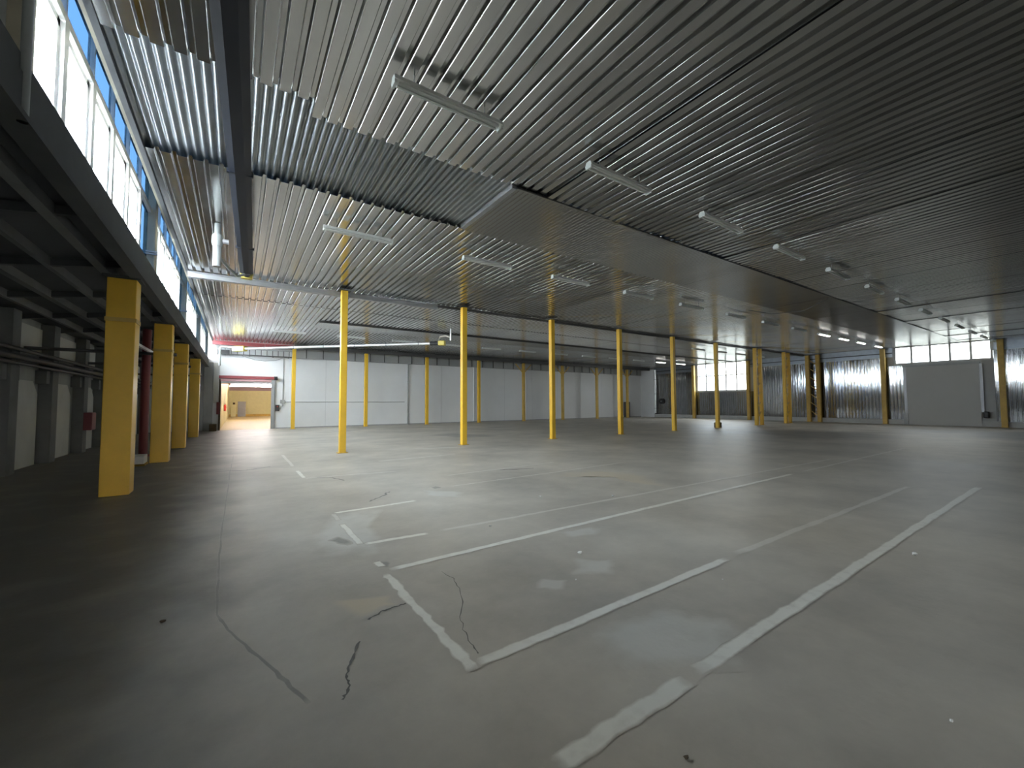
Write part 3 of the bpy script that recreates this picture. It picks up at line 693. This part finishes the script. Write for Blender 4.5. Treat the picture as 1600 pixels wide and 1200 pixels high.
tag(MB().tube([(17.0, YB-.07, 0.1), (17.0, YB-.07, 4.72)], .06, 10).build('down_pipe', 'frame_white'), 'white vertical pipe on the back wall near the second freestanding column', 'pipe')
tag(MB().tube([(22.5, YB-.07, 0.1), (22.5, YB-.07, 4.72)], .06, 10).build('down_pipe', 'frame_white'), 'white vertical pipe on the back wall behind the fifth wall column', 'pipe')
tag(MB().tube([(.2, YB-.05, 4.72), (.9, YB-.06, 4.5), (1.5, YB-.06, 4.45), (2.1, YB-.06, 4.52), (2.5, YB-.05, 4.7)], .012, 6).build('sagging_cable', 'cable'), 'thin cable sagging below the cable ladder', 'cable')
tag(bevel(box('power_cabinet', (36.0, YB-.45, 0), (36.6, YB-.05, 1.7), 'steel_dark'), .02), 'dark cabinet against the white wall behind the last wall column', 'cabinet')
e = tag(empty('silver_duct', (X1-.26, 29.3, .34)), 'shiny silver vertical duct in the far corner of the hall', 'duct')
MB().tube([(0,0,.1),(0,0,4.9)], .13, 16).build('pipe', 'heater_silver', e)
for z in (.6, 2.2, 3.8): MB().tube([(0,0,z),(0,0,z+.06)], .145, 16).build('joint_ring', 'steel_grey', e)
e = tag(empty('wall_fan', (X1-.2, 28.6, 1.75)), 'dark round fan on the end wall beside the silver duct', 'fan')
MB().tube([(0,0,0),(.16,0,0)], .3, 18).build('housing', 'black', e); MB().tube([(-.04,0,0),(0,0,0)], .07, 10).build('hub', 'steel_grey', e)
tag(bevel(box('column_block', (25.35, 14.5, 0), (25.75, 14.8, .32), 'brown'), .03), 'low brown block at the foot of the sixth freestanding column', 'block')
tag(MB().tube([(17.5, 8.6, 5.40), (18.3, 8.05, 5.24), (18.8, 7.1, 5.25), (18.0, 6.0, 5.40)], .012, 6).build('sagging_cable', 'cable'), 'thin cable looping under the flat ceiling strip', 'cable')

# ---------------------------------------------------------------- room beyond the doorway
YR = 66
struct(box('floor_room', (-.95, YB, -.15), (9, YR, 0.0), 'room_floor'), 'yellow lit floor of the room beyond the doorway')
struct(box('wall_room_left', (-1.05, YB+.3, 0), (-.88, YR, 4.2), 'room_yellow'), 'yellow side wall of the room beyond the doorway')
rb = struct(MB().box((-1.05, YR, 0), (9, YR+.2, 3.9)).build('wall_room_back', 'room_yellow'), 'yellow end wall of the room beyond the doorway')
struct(box('wall_room_right', (9, YB+.3, 0), (9.2, YR+.2, 4.2), 'room_yellow'), 'right wall of the room beyond the doorway')
struct(box('ceiling_room', (-1.05, YB+.3, 4.1), (9.2, YR+.2, 4.25), 'room_ceil'), 'dull ceiling of the room beyond the doorway')
box('base_strip', (-.9, YR-.04, 0), (9, YR, .3), 'yellow_dull', rb); box('top_band', (-.9, YR-.06, 3.45), (9, YR, 4.0), 'room_ceil', rb)
struct(box('door_2', (.1, YR-.06, 0), (1.0, YR-.005, 2.0), 'steel_grey'), 'pale grey door in the far end wall of the yellow room')
tag(bevel(box('wall_cabinet', (-.65, YR-.35, 0), (-.1, YR-.01, 1.5), 'room_yellow'), .02), 'tan cabinet beside the far door of the yellow room', 'cabinet')
tag(MB().tube([(-.45, YR-.1, 1.75), (-.2, YR-.1, 1.75)], .12, 10).build('wall_bell', 'brown'), 'brown round fitting above the cabinet in the yellow room', 'fitting')
e = tag(empty('fire_extinguisher', (-.78, 40, 1.1)), 'red fire extinguisher on the yellow side wall beyond the doorway', 'fire extinguisher')
MB().tube([(0,0,0),(0,0,.02),(0,0,.42),(0,0,.5)], [.07,.085,.085,.03], 14).build('cylinder', 'red_bright', e)
MB().tube([(0,0,.5),(0,0,.58)], .02, 8).build('valve', 'black', e); MB().tube([(0,0,.55),(.1,0,.5),(.1,0,.2)], .012, 6).build('hose', 'black', e)
for k, (xa, xb, yy) in enumerate(((-.55, 2.9, 50.0), (3.05, 4.5, 50.0), (-.3, 2.6, 38), (3.2, 5.5, 60))):
    e = tag(empty('lit_tube_lamp', (xa, yy, 3.62)), ['long glowing tube lamp across the yellow room beyond the doorway', 'short glowing tube lamp beside the long one in the yellow room', 'glowing tube lamp high inside the doorway', 'glowing tube lamp deep in the yellow room'][k], 'lamp', 'lit lamps of the yellow room')
    zz = 0 if k < 2 else .25
    MB().tube([(0,0,zz),(xb-xa,0,zz)], .10, 10).build('tube', 'lamp_lit', e); box('housing', (0, -.1, zz+.1), (xb-xa, .1, zz+.16), 'lamp_white', e)
    for hx in (.2, xb-xa-.2): MB().tube([(hx, 0, zz+.16), (hx, 0, .475)], .012, 6).build('hanger', 'steel_grey', e)

# ---------------------------------------------------------------- scraps on the floor
def scrap(x, y, s, label, m='paper'):
    b = MB(); pts = []
    for j in range(3):
        for k in range(6):
            a = 2*PI*k/6; r = s*(1-.3*abs(j-1))*random.uniform(.55, 1.1)
            pts.append((r*math.cos(a), r*.7*math.sin(a), [.006, .35*s+.006, .6*s+.006][j]))
    fs = [tuple(range(5, -1, -1)), tuple(range(12, 18))]
    for j in range(2):
        for k in range(6): k2 = (k+1) % 6; fs.append((j*6+k, j*6+k2, j*6+6+k2, j*6+6+k))
    tag(b.add(pts, fs).build('paper_scrap' if m == 'paper' else 'dirt_lump', m, None, (x, y, 0)), label, 'scrap' if m == 'paper' else 'lump')
scrap(3.06, 3.3, .035, 'small white scrap at the edge of the pale oval floor patch')
scrap(2.58, 2.84, .012, 'tiny white speck near the small pale floor patch')
scrap(5.9, 1.31, .04, 'white scrap beyond the long broad cross line')
scrap(2.77, 4.68, .02, 'tiny white scrap between the pothole line and thin faded line')
scrap(4.33, 5.64, .03, 'white crumb on the floor before the tan patch')
scrap(5.37, 4.97, .03, 'white crumb lying by the thin faded cross line')
scrap(3.0, .56, .014, 'pale crumb on bare floor in front of the long broad line')
scrap(1.71, 1.17, .018, 'dark lump on bare floor in front of the long broad line', 'brown')
scrap(-.42, 4.01, .025, 'dark lump left of the long floor joint', 'brown')
scrap(3.67, 2.1, .012, 'tiny white speck between the two nearest cross lines')
